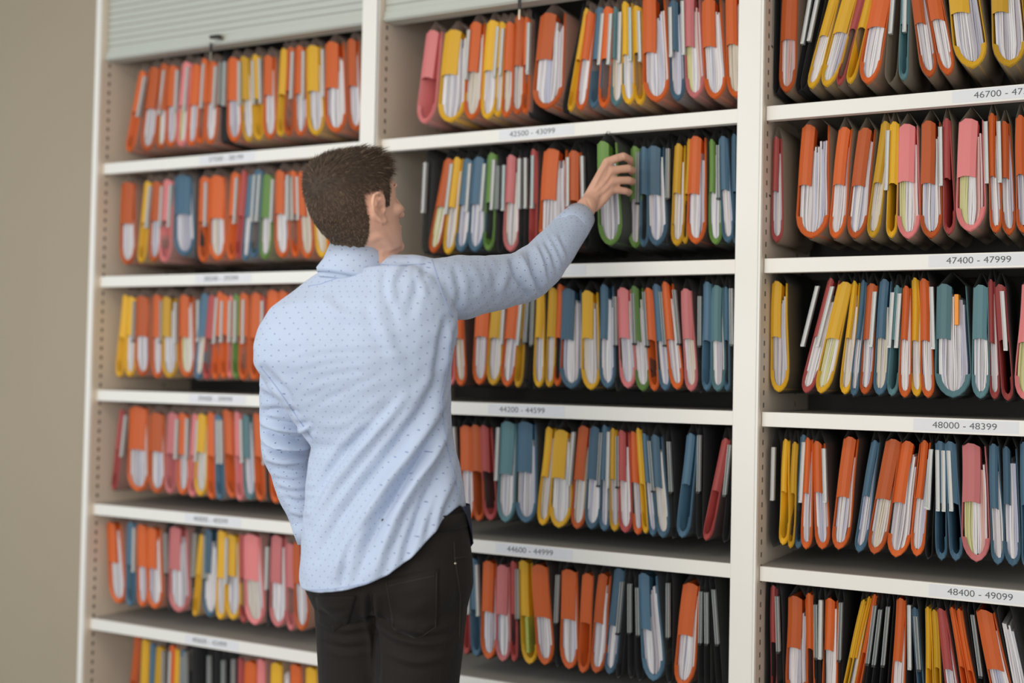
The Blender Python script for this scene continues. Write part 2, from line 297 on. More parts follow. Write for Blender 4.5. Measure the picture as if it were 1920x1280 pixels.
def make_file(sp, cab, tint):
    xt, xb, wd, bw = sp['xt'], sp['xb'], sp['w'], sp['bw']
    zlo = sp['zlo']; y0 = sp['y']
    rt = thing(sp['name'], sp['label'], sp['cat'], (xb, y0, zlo), sp['group'])
    H = HF + random.uniform(-.012, .008)
    wob = random.uniform(-.0015, .0015)
    cx = lambda z: (xt-xb)*(z/.25) + wob*math.sin(z*24)
    c = sp['c']; var = random.choice('0012'); rt.rotation_euler.z = random.uniform(-.025, .02); hw = prof(wd, 0)
    wt = topw(sp)                                   # thickness where the file hangs from the rail
    def half(z):
        k = min(1, max(0, (z-.06)/(H-.06))); h = hw(z)
        return h*(1-k)+ (wt/2)*k if z > .06 else h
    off = lambda z: (wt-wd)/2*.4*min(1, max(0, (z-.06)/(H-.06)))
    L = lambda z: cx(z)+off(z)-half(z)
    R = lambda z: cx(z)+off(z)+half(z)
    dep = .235
    def ushape(e, zt, zbot, y_a, y_b, pinch=0):
        zs = [zbot+(zt-zbot)*(t**1.6) for t in np.linspace(0, 1, 12)]
        left = [(L(z)-e, z) for z in zs[::-1]]; right = [(R(z)+e, z) for z in zs[1:]]
        if pinch:
            left = [(cx(zt)+off(zt)-pinch, zt+.034)] + left; right = right + [(cx(zt)+off(zt)+pinch, zt+.034)]
        ring = left+right; b = MB()
        b.loft([[(x, yy, z) for x, z in ring] for yy in (y_a, y_b)], cap=False, close=False)
        return b
    pk = {'g': 'pk_grey', 'k': 'pk_dark', 't': 'pk_tan'}[tint] if c != 'K' else 'cK'
    o = ushape(.0022, H-.002, -.004, .006, .275, .002).build('pocket', M[pk], rt, smooth=True, solid=.0008)
    if c not in 'KN':
        ushape(0, H, 0, -.001, dep).build('folder_cover', M['c'+c+var], rt, smooth=True, solid=.0016)
        # the folded front flap: a flat tube over the upper half
        zb_ = .128+random.uniform(-.006, .006); b = MB()
        cols = [(0, .030), (0, -.001), (.33, -.0045), (.68, -.003), (1, .001), (1.0, .026)]
        rows = []
        nz = 5
        for i in range(nz+1):
            row = []
            for j, (s_, yy) in enumerate(cols):
                z = zb_+(H-zb_)*i/nz
                if i == 0: z += (.004, 0, .0035, .003, -.001, .003)[j]
                if i == nz: z += (-.004, -.003, .006, .0045, -.002, -.008)[j]
                row.append((L(z)+.0003+s_*min(bw, 2*half(z)), yy, z))
            rows.append(row)
        b.loft(rows, cap=False, close=False)
        b.build('front_flap', M['c'+c+var], rt, solid=.0012)
        # small closing lip at the bottom of the front
        b = MB(); q = [(L(z)+.0006, z) for z in (.055, .035, .018, .007)]+[(cx(0), .001)]+[(R(z)-.0006, z) for z in (.007, .018, .035, .055)]
        inn = [(cx(z)+(x-cx(z))*.70, z*.7+.013) for x, z in q]
        for i in range(len(q)-1):
            k = len(b.v); b.v += [(q[i][0], -.002, q[i][1]), (q[i+1][0], -.002, q[i+1][1]), (inn[i+1][0], .004, inn[i+1][1]), (inn[i][0], .004, inn[i][1])]
            b.f.append([k, k+1, k+2, k+3]); b.m.append(0)
        b.build('bottom_lip', M['c'+c+var], rt, solid=.0008)
    if sp.get('tab'):
        b = MB(); tx, z0_, z1_, cm = sp['tab']; b.box(tx, tx+.009, -.006, .03, z0_, z1_); b.v = [(v[0]+cx(v[2]), v[1], v[2]) for v in b.v]
        o = b.build('index_tab', M[cm], rt, bevel=.001); o['label'] = {'tabo': 'bright orange tab', 'tabg': 'printed green edge label'}[cm]
    if sp['p']:
        code = sp['p']; n = max(2, int(round(wd/.0055))); b = MB()
        pal = {'w': [0, 7, 1, 0, 3, 7, 6], 'c': [2, 2, 0, 1, 2], 'y': [4, 4, 0, 7, 0, 5, 0], 'g': [4, 0, 4, 7, 0], 'p': [3, 7, 5]}[code]
        if code in 'yg': seq = [pal[min(len(pal)-1, int(i/n*len(pal)))] for i in range(n)]
        else: seq = [random.choice(pal) for _ in range(n)]
        for i in range(n):
            s0 = -.86+1.72*i/n; s1 = -.86+1.72*(i+random.uniform(.86, 1.0))/n
            zb0 = .006+.012*(1-abs(s0+s1)/2)*random.random()+.010*abs((s0+s1)/2)
            ztop = random.uniform(.205, .238); ya = random.uniform(.002, .010)
            if (s0+1)/2*wd < bw*.95: ya = max(ya, .006); 
            rr = []
            for t in np.linspace(0, 1, 8):
                z = zb0+(ztop-zb0)*t**1.4; h = half(z)*.97; xm = cx(z)+off(z); w_ = .0006*math.sin(z*35+i*.9)
                rr.append([(xm+s0*h+w_, ya, z), (xm+s1*h+w_, ya+random.uniform(-.0006, .0006), z), (xm+s1*h+w_, .205, z), (xm+s0*h+w_, .205, z)])
            b.loft(rr, m=seq[i])
        b.build('papers', PAPERS, rt)
    for sx, kind in sp['s']:
        b = MB(); zt, z0 = H-.012+random.uniform(-.004, .002), .115; dx = sx-xb
        def sx_(z): return dx+(xt-xb)*((z-.19)/.25)
        wI = .0043 if kind == 'w' else .0038
        for (a, e, ya, yb, m_) in ((-wI, -wI+.0011, -.009, .004, 0), (wI-.0011, wI, -.009, .004, 0), (-wI+.0011, wI-.0011, -.006, .003, 1)):
            b.loft([[(sx_(z)+a, ya, z), (sx_(z)+e, ya, z), (sx_(z)+e, yb, z), (sx_(z)+a, yb, z)] for z in (z0, zt)], m=m_)
        z = z0
        b.box(sx_(z)-.0042, sx_(z)+.0042, -.010, .004, z-.004, z+.001, 2 if kind == 'd' else 0)
        b.build('index_strip', [M['clear'], M['ins_'+kind], M['black']], rt)
    return rt
def parse(row):
    cab, ri, sc, ox, zt, zb, tint, txt = row; out = []
    for t in txt.replace('\n', '').split(';'):
        q = t.split(); c = q[0]; a, e, w_ = map(float, q[1:4])
        d = dict(c=c, p=None, s=[], lift=0, fwd=0, bw=None)
        bw = None
        for r in q[4:]:
            if r[0] == 'b': bw = float(r[1:])
            elif r[0] == 's': d['s'].append((float(r[1:-1]), r[-1]))
            elif r[0] == 'h': d['lift'] = float(r[1:])/1000
            elif r[0] == 'f': d['fwd'] = float(r[1:])/1000
            elif r in 'wcygp': d['p'] = r
        z = SZ[ri]; y = YF+random.uniform(-.006, .006)-d['fwd']
        X = lambda px, zz: x_on(ox+px/sc, y, z+zz)
        xt, xb = X(a, zt), X(e, zb); k = (X(e+10, zb)-X(e, zb))/10
        sl = (xt-xb)/(zt-zb)
        d['zlo'] = z+.046+d['lift']+random.uniform(-.004, .004)
        base = xb+sl*(.046-zb); d['xb'] = base; d['xt'] = base+sl*.25
        d['w'] = max(.011, w_*k); d['bw'] = (bw*k if bw else max(.009, w_*k*.8)); d['y'] = y
        d['s'] = [(X(p_, .235), kd) for p_, kd in d['s']]
        if c == 'K': d['w'] = min(d['w'], .014)
        out.append(d)
    x0, x1 = BAY[cab]
    for d in out:                                          # keep every file inside its bay
        for key in ('xb', 'xt'): d[key] = min(max(d[key], x0+d['w']/2+.004), x1-d['w']/2-.004)
    out.sort(key=lambda d: (d['xb']+d['xt'])/2)
    return out
def ord_(n): return ORD[n] if n < len(ORD) else 'number %d' % (n+1)
for row in ROWS:
    cab, ri = row[0], row[1]; fl = parse(row); wh = '%s row of the %s cabinet' % (ROWN[ri], CABN[cab]); seen = {}
    # neighbours must not run through each other: thin the wider one where two overlap
    for a_, b_ in zip(fl, fl[1:]):
        for key in ('xb', 'xt'):
            ga = b_[key]-a_[key]-(a_['w']+b_['w'])/2*(1 if key == 'xb' else .8)
            if ga < .001:
                sh = (.001-ga)/2; tot = a_['w']+b_['w']
                for q_ in (a_, b_):
                    cut = min(.30*q_['w'], sh*2*q_['w']/tot); q_['w'] = max(.010, q_['w']-cut); q_['bw'] = min(q_['bw'], q_['w']*.9)
    for _ in range(10):                                    # then let them push each other apart along the rail
        for a_, b_ in zip(fl, fl[1:]):
            for key, wa, wb in (('xb', a_['w'], b_['w']), ('xt', topw(a_), topw(b_))):
                g_ = (wa+wb)/2+.002-(b_[key]-a_[key])
                if g_ > 0: a_[key] -= g_*.2*(a_['fwd'] == 0); b_[key] += g_*.2*(b_['fwd'] == 0)
        for d_ in fl:
            for key in ('xb', 'xt'): d_[key] = min(max(d_[key], BAY[cab][0]+d_['w']/2+.005), BAY[cab][1]-d_['w']/2-.005)
    def trip(i):
        g = lambda j: CARD[fl[j]['c']][0] if 0 <= j < len(fl) else None
        return (g(i), g(i-1), g(i+1))
    trips = [trip(i) for i in range(len(fl))]; cnt = {}
    for f in fl: cnt[f['c']] = cnt.get(f['c'], 0)+1
    for i, f in enumerate(fl):
        cn = CARD[f['c']][0]; k = seen.get(f['c'], 0); seen[f['c']] = k+1
        fat = 'bulging ' if f['w'] > .036 else ('slim ' if f['w'] < .014 else '')
        if f['c'] == 'K': noun = 'empty black pocket'; f['name'] = 'hanging_pocket'; f['cat'] = 'hanging pocket'; f['group'] = 'empty pockets in the '+wh
        elif f['c'] == 'N': noun = 'clear grey pocket'; f['name'] = 'hanging_pocket'; f['cat'] = 'hanging pocket'; f['group'] = 'clear pockets in the '+wh
        else: noun = fat+cn+' file'; f['name'] = 'hanging_file'; f['cat'] = 'file'; f['group'] = 'hanging files in the '+wh
        _, l, r_ = trips[i]
        if f['fwd'] > .03: lb = 'thick green file full of papers that the man is gripping'
        elif cnt[f['c']] == 1: lb = 'the only %s in the %s' % (noun, wh)
        elif l is None: lb = '%s at the left end of the %s' % (noun, wh)
        elif r_ is None: lb = '%s at the right end of the %s' % (noun, wh)
        elif trips.count(trips[i]) == 1 and l and r_: lb = ('%s between %s and %s ones, %s row, %s cabinet' % (noun, l, r_, ROWN[ri], CABN[cab])) if l != r_ else '%s between two %s ones, %s row, %s cabinet' % (noun, l, ROWN[ri], CABN[cab])
        else: lb = '%s, %s %s one from the left, %s row, %s cabinet' % (noun, ord_(k), cn, ROWN[ri], CABN[cab])
        f['label'] = lb
        if cab == 'C' and ri == 2 and f['c'] == 'T' and f['w'] > .055: f['tab'] = (.004, .165, .235, 'tabo')
        if cab == 'B' and ri == 4 and f['c'] == 'Y': f['tab'] = (-.006, .03, .125, 'tabg')
        make_file(f, cab, row[6])
# ---------------------------------------------------------------- the man
M['skin'] = mat('skin', (.70, .395, .28), .5, noise=.10, scale=28, bump=.12, bscale=260, sss=.15)
M['hair'] = mat('brown_hair', (.048, .029, .017), .62, noise=.5, spec=.3, scale=120)
M['hair2'] = mat('light_brown_hair', (.165, .105, .064), .65, noise=.3, scale=120)
M['jean'] = mat('black_denim', (.0105, .0075, .006), .8, noise=.35, scale=260, bump=.25, bscale=900, sheen=.04, spec=.3)
M['stitch'] = mat('dark_stitching', (.030, .023, .018), .7)
M['shoe'] = mat('brown_leather', (.08, .045, .025), .4, noise=.1)
M['sole'] = mat('rubber_sole', (.03, .03, .03), .7)
M['eye'] = mat('eye_white', (.75, .72, .68), .2)
M['iris'] = mat('eye_iris', (.06, .08, .10), .2)
M['seam'] = mat('shirt_seam_thread', (.36, .44, .68), .8)
M['inshirt'] = mat('navy_tail_shade', (.016, .020, .048), .85, noise=.1)  # navy puts the shade inside the shirt's front tail into the colour
def shirt_material():
    m = bpy.data.materials.new('pale_blue_dotted_cotton'); m.use_nodes = True; n = m.node_tree; L = n.links
    b = n.nodes['Principled BSDF']; b.inputs['Roughness'].default_value = .85; b.inputs['Sheen Weight'].default_value = .25
    b.inputs['Specular IOR Level'].default_value = .2
    uv = n.nodes.new('ShaderNodeUVMap'); uv.uv_map = 'weave'
    sp = n.nodes.new('ShaderNodeSeparateXYZ'); L.new(uv.outputs[0], sp.inputs[0])
    def math_(op, a, b_=None, c=None):
        k = n.nodes.new('ShaderNodeMath'); k.operation = op
        for i, x in enumerate((a, b_, c)):
            if x is None: continue
            if isinstance(x, (int, float)): k.inputs[i].default_value = x
            else: L.new(x, k.inputs[i])
        return k.outputs[0]
    P_ = .0245
    def dots(ox, oy):
        fx = math_('SUBTRACT', math_('FRACT', math_('ADD', math_('DIVIDE', sp.outputs[0], P_), ox)), .5)
        fy = math_('SUBTRACT', math_('FRACT', math_('ADD', math_('DIVIDE', sp.outputs[1], P_*.9), oy)), .5)
        d = math_('SQRT', math_('ADD', math_('MULTIPLY', fx, fx), math_('MULTIPLY', fy, fy)))
        return math_('LESS_THAN', d, .056)
    dd = math_('MAXIMUM', dots(0, 0), dots(.5, .5))
    t = n.nodes.new('ShaderNodeTexNoise'); t.inputs['Scale'].default_value = 900
    tc = n.nodes.new('ShaderNodeTexCoord'); L.new(tc.outputs['Object'], t.inputs[0])
    mx = n.nodes.new('ShaderNodeMixRGB'); mx.inputs[1].default_value = (.405, .485, .645, 1); mx.inputs[2].default_value = (.505, .585, .735, 1); L.new(t.outputs[0], mx.inputs[0])
    m2 = n.nodes.new('ShaderNodeMixRGB'); m2.inputs[2].default_value = (.10, .13, .32, 1); L.new(mx.outputs[0], m2.inputs[1]); L.new(math_('MULTIPLY', dd, .8), m2.inputs[0])
    L.new(m2.outputs[0], b.inputs['Base Color'])
    bp = n.nodes.new('ShaderNodeBump'); bp.inputs['Strength'].default_value = .1; bp.inputs['Distance'].default_value = .001; L.new(t.outputs[0], bp.inputs['Height']); L.new(bp.outputs[0], b.inputs['Normal'])
    return m
M['shirt'] = shirt_material()

BF = np.array([-.20, .98, 0.]); BF /= np.linalg.norm(BF)           # the way his body faces
BR = np.array([BF[1], -BF[0], 0.])                                  # his right
def ring(Lp, Rp, d, bb, n=36, e=2.5, k=1., off=0):
    pl = PT(Lp[0], Lp[1], d+.045); pr = PT(Rp[0], Rp[1], d-.045)
    c = (pl+pr)/2+BF*off; a = (pr-pl)/2*k; out = []
    for q in np.linspace(0, 2*math.pi, n, endpoint=False):
        cs, sn = math.cos(q), math.sin(q)
        out.append(c + a*(abs(cs)**(2/e))*np.sign(cs) + BF*bb*k*(abs(sn)**(2/e))*np.sign(sn))
    return out
def chain(b, pts, k=1., n=20):      # (u, v, depth, radius in px)
    P = [PT(u, v, d) for u, v, d, r in pts]; R_ = [r*d/FPX*k for u, v, d, r in pts]
    b.tube(P, R_, n); b.ball(P[0], R_[0]*.98, 10); b.ball(P[-1], R_[-1]*.97, 10)
TORSO = [((603,512),(780,498),2.57,.062), ((560,548),(826,520),2.565,.085), ((516,582),(843,552),2.56,.102), ((497,615),(851,588),2.555,.113), ((488,650),(850,625),2.55,.119),
         ((490,682),(842,665),2.55,.120), ((514,722),(838,705),2.555,.118), ((544,762),(837,748),2.56,.114), ((572,802),(838,790),2.565,.110), ((596,834),(843,828),2.57,.108),
         ((590,872),(853,868),2.57,.111), ((585,918),(861,912),2.565,.116), ((582,962),(866,957),2.56,.122), ((579,1012),(868,1006),2.555,.128), ((577,1062),(868,1058),2.55,.132), ((577,1135),(866,1135),2.55,.134)]
RARM = [(806,546,2.555,58), (838,541,2.59,60), (868,538,2.63,60), (900,534,2.67,55), (932,530,2.72,51), (965,524,2.77,49), (992,514,2.81,48), (1016,494,2.85,44), (1040,466,2.90,40), (1064,436,2.95,34), (1083,413,3.0,28)]
LARM = [(536,655,2.585,47), (534,690,2.61,46), (535,740,2.635,48), (538,790,2.66,49), (537,830,2.675,46), (537,852,2.68,44), (545,880,2.685,38), (556,920,2.69,37), (570,962,2.69,30), (580,1000,2.69,24)]
def torso(b, k):
    b.loft([ring(l, r_, d, bb, k=k if k == 1 or i < 11 else k*(.97, .92, .82, .66, .35)[i-11]) for i, (l, r_, d, bb) in enumerate(TORSO)])
    chain(b, [(668,520,2.575,42), (720,517,2.57,40), (765,518,2.56,42), (806,540,2.555,57)], k)
    chain(b, [(662,524,2.575,44), (618,558,2.57,47), (576,604,2.57,50), (536,655,2.585,47)], k)
def remeshed(b, voxel, smooth, name):
    me = bpy.data.meshes.new(name); me.from_pydata([tuple(map(float, v)) for v in b.v], [], b.f); me.update()
    bm = bmesh.new(); bm.from_mesh(me); bmesh.ops.recalc_face_normals(bm, faces=bm.faces); bm.to_mesh(me); bm.free()
    o = bpy.data.objects.new(name, me); COL.objects.link(o)
    r_ = o.modifiers.new('r', 'REMESH'); r_.mode = 'VOXEL'; r_.voxel_size = voxel
    if smooth: s_ = o.modifiers.new('s', 'SMOOTH'); s_.factor = .6; s_.iterations = smooth
    bpy.context.view_layer.update()
    m2 = bpy.data.meshes.new_from_object(o.evaluated_get(bpy.context.evaluated_depsgraph_get())); m2.name = name
    bpy.data.objects.remove(o); bpy.data.meshes.remove(me)
    return m2
def vco(me):
    a = np.zeros(len(me.vertices)*3); me.vertices.foreach_get('co', a); return a.reshape(-1, 3)
def vno(me):
    a = np.zeros(len(me.vertices)*3); me.vertex_normals.foreach_get('vector', a); return a.reshape(-1, 3)
def set_co(me, a): me.vertices.foreach_set('co', a.ravel()); me.update()
def projv(P):
    d = P-CAM; z = d@CF; return np.stack([960+FPX*(d@CR)/z, 640-FPX*(d@CU)/z], 1)
def drop(me, mask):                  # delete masked vertices
    bm = bmesh.new(); bm.from_mesh(me); bm.verts.ensure_lookup_table()
    bmesh.ops.delete(bm, geom=[bm.verts[i] for i in np.nonzero(mask)[0]], context='VERTS'); bm.to_mesh(me); bm.free()
def crease(me, lst):
    co = vco(me); no = vno(me); uv = projv(co); vd = co-CAM; vd /= np.linalg.norm(vd, axis=1)[:, None]
    face = np.clip(-(no*vd).sum(1)*2.2, 0, 1); disp = np.zeros(len(co))
    for pts, amp, wd in lst:
        P = np.array(pts, float)
        # resample as a smooth curve
        t = np.linspace(0, len(P)-1, 24); i = np.minimum(t.astype(int), len(P)-2); f = (t-i)[:, None]
        pm = P[np.maximum(i-1, 0)]; p0 = P[i]; p1 = P[i+1]; p2 = P[np.minimum(i+2, len(P)-1)]
        C = .5*((2*p0)+(-pm+p1)*f+(2*pm-5*p0+4*p1-p2)*f*f+(-pm+3*p0-3*p1+p2)*f**3)
        best = np.full(len(co), 1e9); tt = np.zeros(len(co))
        for j in range(len(C)-1):
            a, b_ = C[j], C[j+1]; ab = b_-a; s_ = np.clip(((uv-a)@ab)/(ab@ab+1e-9), 0, 1)
            q = uv-(a+s_[:, None]*ab); d_ = np.hypot(q[:, 0], q[:, 1]); m_ = d_ < best
            best[m_] = d_[m_]; tt[m_] = ((j+s_)/(len(C)-1))[m_]
        env = np.sin(np.clip(tt, .02, .98)*math.pi)**.6
        wd = wd*.8; g = np.exp(-(best/wd)**2)-.45*np.exp(-((best-wd*1.7)/wd)**2)
        disp += amp*1.5*env*g*face
    set_co(me, co+no*disp[:, None])
man = thing('person', 'man in pale blue dotted shirt and black jeans, seen from behind, reaching into the shelves', 'person', tuple(PT(730, 1100, 2.6)*np.array([1, 1, 0])))
MO = np.array(man.location)
def under(o, parent=None):
    """parent an object built in world coordinates under the man"""
    o.parent = parent or man
    if o.parent == man: o.matrix_parent_inverse = Matrix.Translation(-Vector(MO))
    return o
def add_mesh(me, name, m, parent=None, smooth=True):
    for x in (m if isinstance(m, (list, tuple)) else [m]): me.materials.append(x)
    me.polygons.foreach_set('use_smooth', [smooth]*len(me.polygons))
    o = bpy.data.objects.new(name, me); COL.objects.link(o)
    return under(o, parent)
def sub(b, name, m, parent=None, smooth=False, **k):
    o = b.build(name, m, None, smooth=smooth, **k); return under(o, parent)

# ---- head frame
_p = PT(664, 376, 2.55); cfh = (_p-CAM)*np.array([1, 1, 0]); cfh /= np.linalg.norm(cfh); crh = np.array([cfh[1], -cfh[0], 0])
PS = math.radians(60)
HF_ = math.cos(PS)*cfh+math.sin(PS)*crh; HR = -math.sin(PS)*cfh+math.cos(PS)*crh; HU = np.array([0, 0, 1.])
tl = math.radians(17); HF_, HU = math.cos(tl)*HF_+math.sin(tl)*HU, math.cos(tl)*HU-math.sin(tl)*HF_
HC = PT(669, 389, 2.55)
def hp(f, r, z): return HC+HF_*f+HR*r+HU*z
def head(b):
    T = [(.112,.005,-.035,.022),(.104,.035,-.062,.046),(.088,.060,-.082,.062),(.065,.078,-.092,.071),(.04,.086,-.096,.0755),(.015,.088,-.096,.077),(-.01,.0835,-.092,.0755),
         (-.03,.083,-.084,.0725),(-.05,.082,-.070,.069),(-.068,.082,-.052,.0645),(-.084,.082,-.03,.057),(-.098,.080,-.008,.047),(-.110,.074,.018,.034),(-.116,.066,.034,.022)]
    rings = []
    for z, fr, bk, hw in T:
        c = (fr+bk)/2; a = (fr-bk)/2; rr = []
        for q in np.linspace(0, 2*math.pi, 36, endpoint=False):
            cs, sn = math.cos(q), math.sin(q); e = 2.25
            f_ = c+a*(abs(cs)**(2/e))*np.sign(cs); r_ = hw*(abs(sn)**(2/e))*np.sign(sn)
            if z < 0 and cs > 0: r_ *= 1-.18*cs*min(1, -z/.08)
            rr.append(hp(f_, r_, z))
        rings.append(rr)
    b.loft(rings[::-1])
    b.ball(hp(.076, 0, .028), (.014, .052, .011), 10, axes=(HF_, HR, HU))      # brow
    b.tube([hp(.082, 0, .016), hp(.093, 0, -.004), hp(.102, 0, -.023), hp(.106, 0, -.031)], [.0085, .009, .0098, .0100], 12)
    for s_ in (-1, 1):
        b.ball(hp(.094, s_*.011, -.036), (.011, .0085, .0075), 8, axes=(HF_, HR, HU))
        b.ball(hp(.058, s_*.047, -.022), (.022, .018, .014), 10, axes=(HF_, HR, HU))
    b.ball(hp(.0825, 0, -.060), (.009, .023, .0065), 8, axes=(HF_, HR, HU)); b.ball(hp(.0805, 0, -.071), (.009, .020, .007), 8, axes=(HF_, HR, HU))
    b.ball(hp(.071, 0, -.100), (.016, .026, .016), 10, axes=(HF_, HR, HU))
    for s_ in (-1, 1):                                                          # ears
        def E(f, z, o): return hp(f+.006, s_*(.0735+o), z-.008)
        hel = [E(.010,-.004,.003), E(.012,.010,.008), E(.008,.022,.013), E(-.004,.029,.018), E(-.017,.026,.021), E(-.024,.013,.021), E(-.024,-.002,.018), E(-.018,-.016,.013), E(-.008,-.027,.009), E(.003,-.032,.006), E(.009,-.024,.003)]
        b.tube(hel, [.0036,.004,.0042,.0044,.0046,.0046,.0044,.0044,.0052,.0060,.004], 8)
        ant = [E(.004,.016,.008), E(-.006,.014,.011), E(-.013,.004,.012), E(-.011,-.010,.009), E(-.002,-.018,.006)]
        b.tube(ant, .0034, 8)
        b.ball(E(.010,-.006,.004), (.0045,.004,.007), 8, axes=(HF_, HR, HU))
        b.ball(E(-.006,.0,.0035), (.018,.0035,.027), 10, axes=(HF_, HR, HU))
# ---- body (one continuous surface: head, neck, torso, arms, hands, legs)
body = MB(); head(body)
chain(body, [(670,405,2.56,49), (673,440,2.565,48), (671,475,2.57,53), (662,520,2.575,62)])
body.tube([hp(.012,0,-.07), PT(700,462,2.58), PT(690,500,2.58)], [.052, .052, .06], 20)
torso(body, .84)
chain(body, RARM, .78); chain(body, LARM, .66)
chain(body, [(1060,440,2.94,26), (1078,418,2.985,24.5), (1092,400,3.015,21), (1102,384,3.03,18.5)])
chain(body, [(1100,386,3.03,17.5), (1114,368,3.048,14.5), (1128,348,3.06,12), (1136,336,3.066,10)])
MCP = [(1138,304), (1146,321), (1148,340), (1145,357)]; MD = [3.075, 3.07, 3.065, 3.065]
WR = [(1101,372), (1107,377), (1112,382), (1116,388)]
mm = lambda m, d: m*FPX/d
for i in range(4):
    chain(body, [(WR[i][0], WR[i][1], 3.045, mm(.0125, 3.05)), ((WR[i][0]+MCP[i][0])/2+1, (WR[i][1]+MCP[i][1])/2, 3.053, mm(.0128, 3.05)), (MCP[i][0], MCP[i][1], MD[i], mm(.0112, 3.07))], 1., 12)
PIPS = [((1169,293,3.088), (1181,299,3.112), (1183,306,3.132)), ((1177,316,3.088), (1186,319,3.112), (1184,323,3.133)), ((1178,338,3.086), (1186,340,3.110), (1184,343,3.130)), ((1172,358,3.084), (1180,360,3.105), (1179,363,3.123))]
RF = [.0107, .0108, .0104, .0095]
for i in range(4):
    a, p, q = MCP[i], *PIPS[i][:1], PIPS[i][1]; t = PIPS[i][2]; r_ = RF[i]
    chain(body, [(a[0], a[1], MD[i], mm(r_*1.10, 3.08)), ((a[0]+p[0])/2, (a[1]+p[1])/2-1, (MD[i]+p[2])/2-.002, mm(r_*.98, 3.08)), (p[0], p[1], p[2], mm(r_*1.02, 3.08)),
                 (q[0], q[1], q[2], mm(r_*.92, 3.1)), (t[0], t[1], t[2], mm(r_*.78, 3.1))], 1., 12)
chain(body, [(1108,372,3.05, mm(.015, 3.05)), (1116,350,3.078, mm(.0145, 3.05)), (1124,332,3.10, mm(.0115, 3.05)), (1130,318,3.118, mm(.0105, 3.05)), (1134,310,3.13, mm(.009, 3.05))], 1., 12)
chain(body, [(572,962,2.69,21), (579,1005,2.69,18.5), (586,1032,2.685,19), (602,1062,2.675,26), (615,1090,2.67,22)])       # left wrist and hand, in the pocket
def leg_pts(u, v, d, dy):
    a = PT(u, v, d); return [a, np.array([a[0]-.0, a[1]+.012, .62]), np.array([a[0], a[1]+.025, .49]), np.array([a[0], a[1]+.01, .34]), np.array([a[0]+dy, a[1]-.01, .10])]
LL = leg_pts(672, 1150, 2.615, -.02); RL = leg_pts(785, 1150, 2.535, .02)
for P in (LL, RL):
    body.tube(P, [.070, .060, .048, .048, .034], 20)
    body.tube([P[-1]+[0, -.02, -.02], P[-1]+np.array([0, .06, -.055]), P[-1]+np.array([0, .15, -.07])], [.036, .034, .026], 14)
me = remeshed(body, .0030, 5, 'body')
# eye sockets and ear bowls
co = vco(me); no = vno(me)
for s_ in (-1, 1):
    c = hp(.088, s_*.031, .004); d_ = np.linalg.norm(co-c, axis=1); co -= HF_*(.008*np.exp(-(d_/.014)**2))[:, None]
    for cc, am, sg in ((hp(.010, s_*.083, -.012), .009, .0052), (hp(.002, s_*.088, .009), .005, .005)):
        d_ = np.linalg.norm(co-cc, axis=1); co -= s_*HR*(am*np.exp(-(d_/sg)**2))[:, None]
# knuckle grooves between the fingers
set_co(me, co)
crease(me, [([(1120,352),(1136,334),(1143,312)], -.0012, 3.2), ([(1122,362),(1138,345),(1146,331)], -.0012, 3.2), ([(1124,372),(1138,360),(1146,351)], -.0012, 3.2),
            ([(1112,352),(1126,326),(1139,305)], .0012, 3.5), ([(1116,360),(1132,340),(1147,322)], .0012, 3.5), ([(1118,368),(1134,352),(1149,341)], .0010, 3.5),
            ([(1168,286),(1172,300)], .0010, 2.5), ([(1160,287),(1162,300)], -.0006, 2.5), ([(1100,374),(1108,390)], -.0009, 3), ([(690,452),(716,444),(738,470)], .0015, 8), ([(716,478),(735,474),(757,465)], -.002, 5)])
bodyo = add_mesh(me, 'body', M['skin'])
for s_ in (-1, 1):
    b = MB(); b.ball(hp(.0665, s_*.031, .003), .0118, 12, 0, (HF_, HR, HU)); b.ball(hp(.076, s_*.031, .003), (.0032, .0055, .0055), 8, 1, (HF_, HR, HU))
    sub(b, 'eye', [M['eye'], M['iris']], bodyo, smooth=True)
# ---- hair: a cap grown from the scalp plus fine strands
co = vco(me); no = vno(me); rel = co-HC; f_ = rel@HF_; r_ = rel@HR; z_ = rel@HU
def hairline(f, r, z):
    lim = np.where(f < -.028, -.094+np.clip((-f-.028)*.10, 0, .006), 0)                    # nape
    lim = np.where((f >= -.028) & (f < -.016), -.094+(f+.028)*9.4, lim)                    # behind the ear
    lim = np.where((f >= -.016) & (f < .018), .021, lim)
    lim = np.where((f >= .018) & (f < .034), -.012, lim)                                   # sideburn
    lim = np.where((f >= .034) & (f < .052), -.012+(f-.034)*2.9, lim)
    lim = np.where(f >= .052, .042+(f-.052)*.85+.004*np.cos(r*50), lim)
    return z-lim
hl = hairline(f_, r_, z_)
inhead = (np.abs(r_) < .0815) & (z_ > -.108) & (np.linalg.norm(rel, axis=1) < .16) & ~((np.abs(r_) > .0735) & (f_ > -.024) & (f_ < .020) & (z_ < .025) & (z_ > -.05))
sel = inhead & (hl > 0)
top = np.clip((z_-.035)/.055, 0, 1); front = np.clip((f_-.0)/.07, 0, 1)
thick = (.0018+.0050*np.clip((z_+.02)/.06, 0, 1)+.004*top+.005*top*front)*np.clip(hl/.02+.15, 0, 1)
bm = bmesh.new(); bm.from_mesh(me); bm.verts.ensure_lookup_table()
keep = set(np.nonzero(sel)[0].tolist())
bmesh.ops.delete(bm, geom=[v for v in bm.verts if v.index not in keep], context='VERTS')
hm = bpy.data.meshes.new('hair'); bm.to_mesh(hm); bm.free()
idx = np.nonzero(sel)[0]; hc = co[idx]+no[idx]*(thick[idx]*.80+.0008)[:, None]
jit = np.sin(hc@np.array([310., 170, 90]))*np.sin(hc@np.array([-120., 260, 150]))*.0012*(top[idx]+.2)
hc += no[idx]*jit[:, None]
